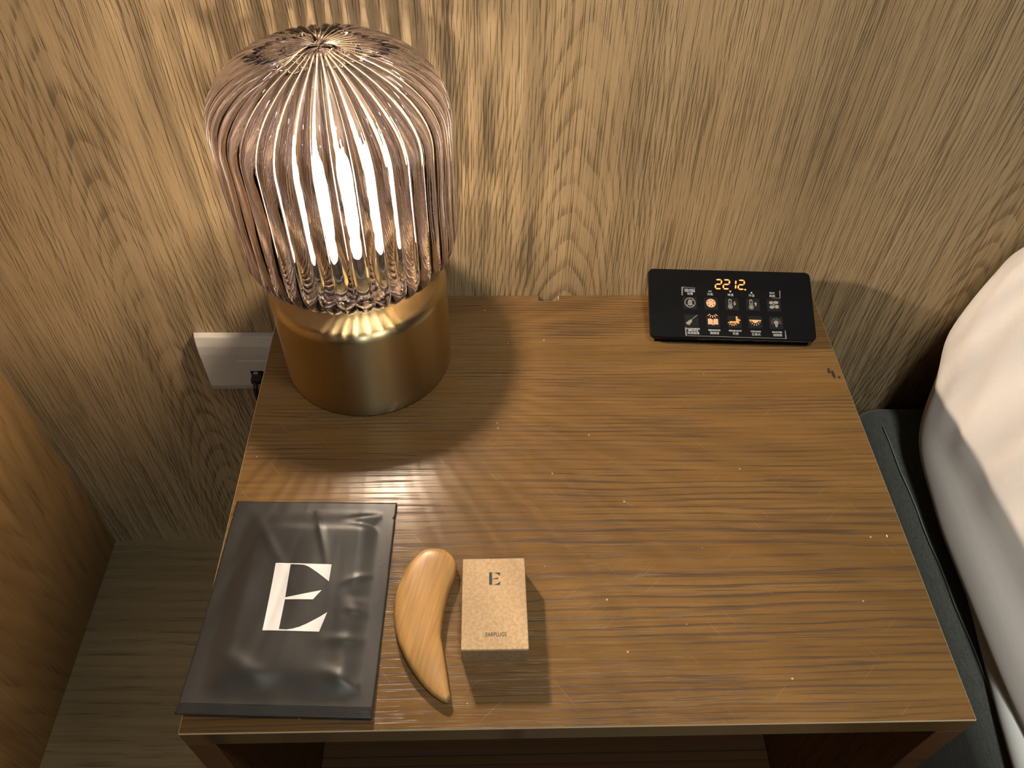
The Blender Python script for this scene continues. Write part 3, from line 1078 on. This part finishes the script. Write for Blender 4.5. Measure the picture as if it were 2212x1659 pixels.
bm = bmesh.new()
LAYERS = [(0.62, 0.0), (0.80, 0.0006), (0.93, 0.0020), (1.0, 0.0045), (0.985, 0.0062), (0.94, 0.0078), (0.86, 0.0089), (0.70, 0.0097), (0.45, 0.0102), (0.2, 0.0104)]
tgt = [near_sp(p) for p in go]
for _ in range(6):
    tgt = [(tgt[i - 1] + tgt[i] * 2 + tgt[(i + 1) % len(tgt)]) / 4 for i in range(len(tgt))]
rings = []
for s, z in LAYERS:
    ring_ = []
    for p, q in zip(go, tgt):
        c = q + (p - q) * s
        th = 0.55 + 0.45 * ss(-c.y, 0.383, 0.345)
        ring_.append(bm.verts.new((c.x, c.y, T + z * th)))
    rings.append(ring_)
m = len(go)
for a, b in zip(rings, rings[1:]):
    for i in range(m):
        bm.faces.new((a[i], a[(i + 1) % m], b[(i + 1) % m], b[i]))
for rg in (rings[0], rings[-1]):
    es = [bm.edges.get((rg[i], rg[(i + 1) % m])) for i in range(m)]
    bmesh.ops.triangle_fill(bm, edges=es, use_beauty=True)
gs = mesh_obj('massage_board', bm, M['comb'], None, smooth=True, origin=(0.148, -0.325, T))
tag(gs, 'curved polished wooden gua sha massage board between black sachet and kraft box', 'massage tool')

# ------------------------------------------------------------------ kraft box of earplugs
BXH = 0.0178
bx = empty('earplug_box', (0.1958, -0.3205, T), 'small brown kraft paper box printed EARPLUGS', 'box')
quad = [(0.1740, -0.3531), (0.2175, -0.3531), (0.2167, -0.2876), (0.1741, -0.2878)]
slv = mesh_obj('sleeve', prism_bm(quad, T, T + BXH), M['kraft'], bx)
bevel(slv, 0.0005, 2)
fl = [(0.1744, -0.35335), (0.2171, -0.35335), (0.2171, -0.3529), (0.1744, -0.3529)]
mesh_obj('end_flap', prism_bm(fl, T + 0.0004, T + BXH - 0.0008), M['kraft'], bx)
ex0, ex1 = min(p[0] for p in EP), max(p[0] for p in EP)
ey0, ey1 = min(p[1] for p in EP), max(p[1] for p in EP)
EB = [(0.1921 + (x - ex0) / (ex1 - ex0) * 0.0078, -0.3078 + (y - ey0) / (ey1 - ey0) * 0.0095) for x, y in EP]
bm = poly_bm(EB)
for vtx in bm.verts:
    vtx.co.z = T + BXH + 0.00008
mesh_obj('letter_print', bm, M['ink'], bx)
text_mesh('word_print', 'EARPLUGS', None, 0.0041, M['ink'], bx, 0.72,
          frame=lambda x, y: Vector((0.19645 + x, -0.3430 + y, T + BXH + 0.00008)), bold=0.00002)

# ------------------------------------------------------------------ crumb
bm = bmesh.new()
bmesh.ops.create_icosphere(bm, subdivisions=1, radius=0.0009, matrix=Matrix.Translation((0.4855, -0.2635, T + 0.0006)) @ Matrix.Diagonal((0.7, 1.5, 0.6, 1)))
tag(mesh_obj('crumb', bm, M['crumb'], None, origin=(0.4855, -0.2635, T)), 'tiny pale crumb on bare oak near the bed side', 'crumb')

# ------------------------------------------------------------------ bed
ZR = T - 0.142
bf = empty('bed_frame', (1.3, -1.0, 0), 'dark charcoal fabric upholstered bed frame beside the nightstand', 'bed frame')
rail = mesh_obj('side_rail', box_bm(0.584, 2.2, -2.1, -0.012, 0.02, ZR), M['upholstery'], bf, smooth=False)
bevel(rail, 0.028, 6)
for p in rail.data.polygons:
    p.use_smooth = True
for yy in (-0.2, -1.9):
    mesh_obj('foot', box_bm(0.64, 0.70, yy - 0.03, yy + 0.03, 0.0, 0.022), M['socket'], bf)
sp_pts = [(0.6035 + 0.0006 * sin(k * 1.7), -0.05 - k * 0.02, ZR + 0.0001) for k in range(100)]
mesh_obj('seam', tube_bm(sp_pts, 0.0007, 6), M['thread'], bf, smooth=True)


def mattress_bm():
    bm = bmesh.new()
    plan = []
    # rounded head corner, then the side bulges outwards towards the foot
    for k in range(13):
        a = radians(90 + 90 * k / 12)
        plan.append((0.76 + 0.136 * cos(a), -0.17 + 0.145 * sin(a)))
    for k in range(1, 30):
        y = -0.17 - k * 0.06
        plan.append((max(0.590, 0.624 - 0.150 * (-0.17 - y)), y))
    plan += [(2.2, plan[-1][1]), (2.2, -0.025)]
    cen = Vector((1.4, -0.9))
    prof_ = [(-0.006, 0.0), (-0.001, 0.003), (0.0, 0.007), (-0.002, 0.012), (-0.006, 0.016), (-0.014, 0.0178), (-0.03, 0.018)]
    rings_ = []
    for ins, z in prof_:
        rg = []
        for x, y in plan:
            d = (Vector((x, y)) - cen)
            q = Vector((x, y)) + d.normalized() * ins
            rg.append(bm.verts.new((q.x, q.y, ZR + 0.0015 + z)))
        rings_.append(rg)
    n = len(plan)
    for a, b in zip(rings_, rings_[1:]):
        for i in range(n):
            bm.faces.new((a[i], a[(i + 1) % n], b[(i + 1) % n], b[i]))
    bm.faces.new(rings_[0][::-1])
    bm.faces.new(rings_[-1])
    return bm


tag(mesh_obj('mattress', mattress_bm(), M['sheet'], None, smooth=True, origin=(1.4, -1.0, ZR)),
    'white sheeted mattress lying on the charcoal bed frame', 'mattress')

# pillow: cross-sections (x, z relative to the top of the nightstand) along y
ST = {
    -0.012: [(0.70, -0.090), (0.672, -0.085), (0.655, -0.06), (0.650, -0.01), (0.655, 0.03), (0.664, 0.062), (0.70, 0.085), (0.80, 0.10), (1.0, 0.11), (1.25, 0.10), (1.40, 0.0), (1.40, -0.09)],
    -0.05: [(0.70, -0.100), (0.655, -0.100), (0.632, -0.075), (0.622, -0.035), (0.617, -0.005), (0.628, 0.045), (0.655, 0.085), (0.74, 0.115), (0.95, 0.125), (1.25, 0.12), (1.42, 0.0), (1.42, -0.1)],
    -0.10: [(0.70, -0.103), (0.640, -0.104), (0.612, -0.098), (0.607, -0.078), (0.616, -0.045), (0.634, 0.02), (0.665, 0.07), (0.74, 0.11), (0.95, 0.13), (1.25, 0.12), (1.43, 0.0), (1.43, -0.1)],
    -0.17: [(0.70, -0.103), (0.640, -0.106), (0.610, -0.106), (0.610, -0.088), (0.628, -0.050), (0.650, 0.005), (0.685, 0.055), (0.75, 0.095), (0.95, 0.12), (1.25, 0.11), (1.43, 0.0), (1.43, -0.1)],
    -0.26: [(0.70, -0.103), (0.640, -0.106), (0.609, -0.108), (0.610, -0.090), (0.632, -0.055), (0.660, -0.005), (0.700, 0.04), (0.76, 0.075), (0.95, 0.10), (1.25, 0.09), (1.43, -0.01), (1.43, -0.1)],
    -0.36: [(0.70, -0.103), (0.645, -0.106), (0.610, -0.108), (0.612, -0.092), (0.636, -0.060), (0.668, -0.02), (0.71, 0.015), (0.77, 0.045), (0.95, 0.07), (1.25, 0.06), (1.42, -0.02), (1.42, -0.1)],
    -0.45: [(0.71, -0.103), (0.66, -0.106), (0.625, -0.107), (0.626, -0.095), (0.655, -0.07), (0.69, -0.04), (0.73, -0.01), (0.79, 0.01), (0.95, 0.03), (1.25, 0.02), (1.40, -0.04), (1.40, -0.1)],
    -0.52: [(0.75, -0.103), (0.71, -0.104), (0.69, -0.105), (0.69, -0.10), (0.70, -0.092), (0.72, -0.08), (0.76, -0.07), (0.82, -0.065), (0.95, -0.06), (1.25, -0.065), (1.36, -0.08), (1.36, -0.1)],
}


def pillow_bm():
    ys = sorted(ST, reverse=True)
    m_ = len(ST[ys[0]])
    SUB = 6

    def crm(seq, i, t):
        n = len(seq)
        p0, p1, p2, p3 = seq[max(i - 1, 0)], seq[i], seq[min(i + 1, n - 1)], seq[min(i + 2, n - 1)]
        return 0.5 * ((2 * p1) + (-p0 + p2) * t + (2 * p0 - 5 * p1 + 4 * p2 - p3) * t * t + (-p0 + 3 * p1 - 3 * p2 + p3) * t ** 3)
    cols = [[Vector((x, y, z)) for x, z in ST[y]] for y in ys]
    dense = []
    for i in range(len(cols) - 1):
        for k in range(8):
            t = k / 8
            dense.append([crm([c[j] for c in cols], i, t) for j in range(m_)])
    dense.append(cols[-1])
    grid = []
    for c in dense:
        row = []
        for i in range(m_ - 1):
            for k in range(SUB):
                row.append(crm(c, i, k / SUB))
        row.append(c[-1])
        grid.append(row)
    bm = bmesh.new()
    out = []
    for row in grid:
        r_ = []
        for p in row:
            q = p.copy()
            if q.z < -0.05:
                q.z = -0.05 + (q.z + 0.05) * 1.225
            q.x -= 0.005 * ss(-q.y, 0.10, 0.2) * ss(-q.z, 0.03, 0.1)
            s = (q.z + 0.1)
            amp = ss(q.z, -0.09, -0.03) * ss(-q.y, 0.02, 0.06)
            # diagonal soft folds
            for (y0_, sl, wd, am) in ((-0.080, 0.40, 0.008, 0.0045), (-0.112, 0.42, 0.009, 0.0060), (-0.165, 0.45, 0.014, 0.005), (-0.245, 0.45, 0.018, 0.004)):
                d_ = (q.y - y0_ - sl * q.z) / wd
                am2 = am * math.exp(-d_ * d_)
                q.x -= am2 * amp
            q.x += 0.004 * mnoise.noise(Vector((q.y * 14, q.z * 14, 0.3))) * amp
            q.z += 0.003 * mnoise.noise(Vector((q.x * 9, q.y * 9, 4.1))) * ss(q.z, -0.08, 0.0)
            # shallow drape fold low on the shaded flank
            q.x += 0.003 * math.exp(-((q.z + 0.078) / 0.012) ** 2) * ss(-q.y, 0.08, 0.16)
            r_.append(bm.verts.new((q.x, q.y, q.z + T)))
        out.append(r_)
    n = len(out[0])
    for a, b in zip(out, out[1:]):
        for i in range(n):
            j = (i + 1) % n
            bm.faces.new((a[i], a[j], b[j], b[i]))
    bm.faces.new(out[0])
    bm.faces.new(out[-1][::-1])
    return bm


tag(mesh_obj('pillow', pillow_bm(), M['linen'], None, smooth=True, origin=(1.0, -0.25, T - 0.104)),
    'plump white cotton pillow on the mattress against the wood wall', 'pillow')

# light refracted by the fluted glass falls as streaks on the surfaces around it
for o in bpy.data.objects:
    if o.type == 'MESH':
        if o.name.startswith('glass_shade'):
            o.cycles.is_caustics_caster = True
        elif not o.name.startswith(('light_bulb', 'filament')):
            o.cycles.is_caustics_receiver = True
for m_ in bpy.data.materials:      # the point lamp in the bulb lights the room; small glowing marks need no sampling
    m_.cycles.emission_sampling = 'NONE'
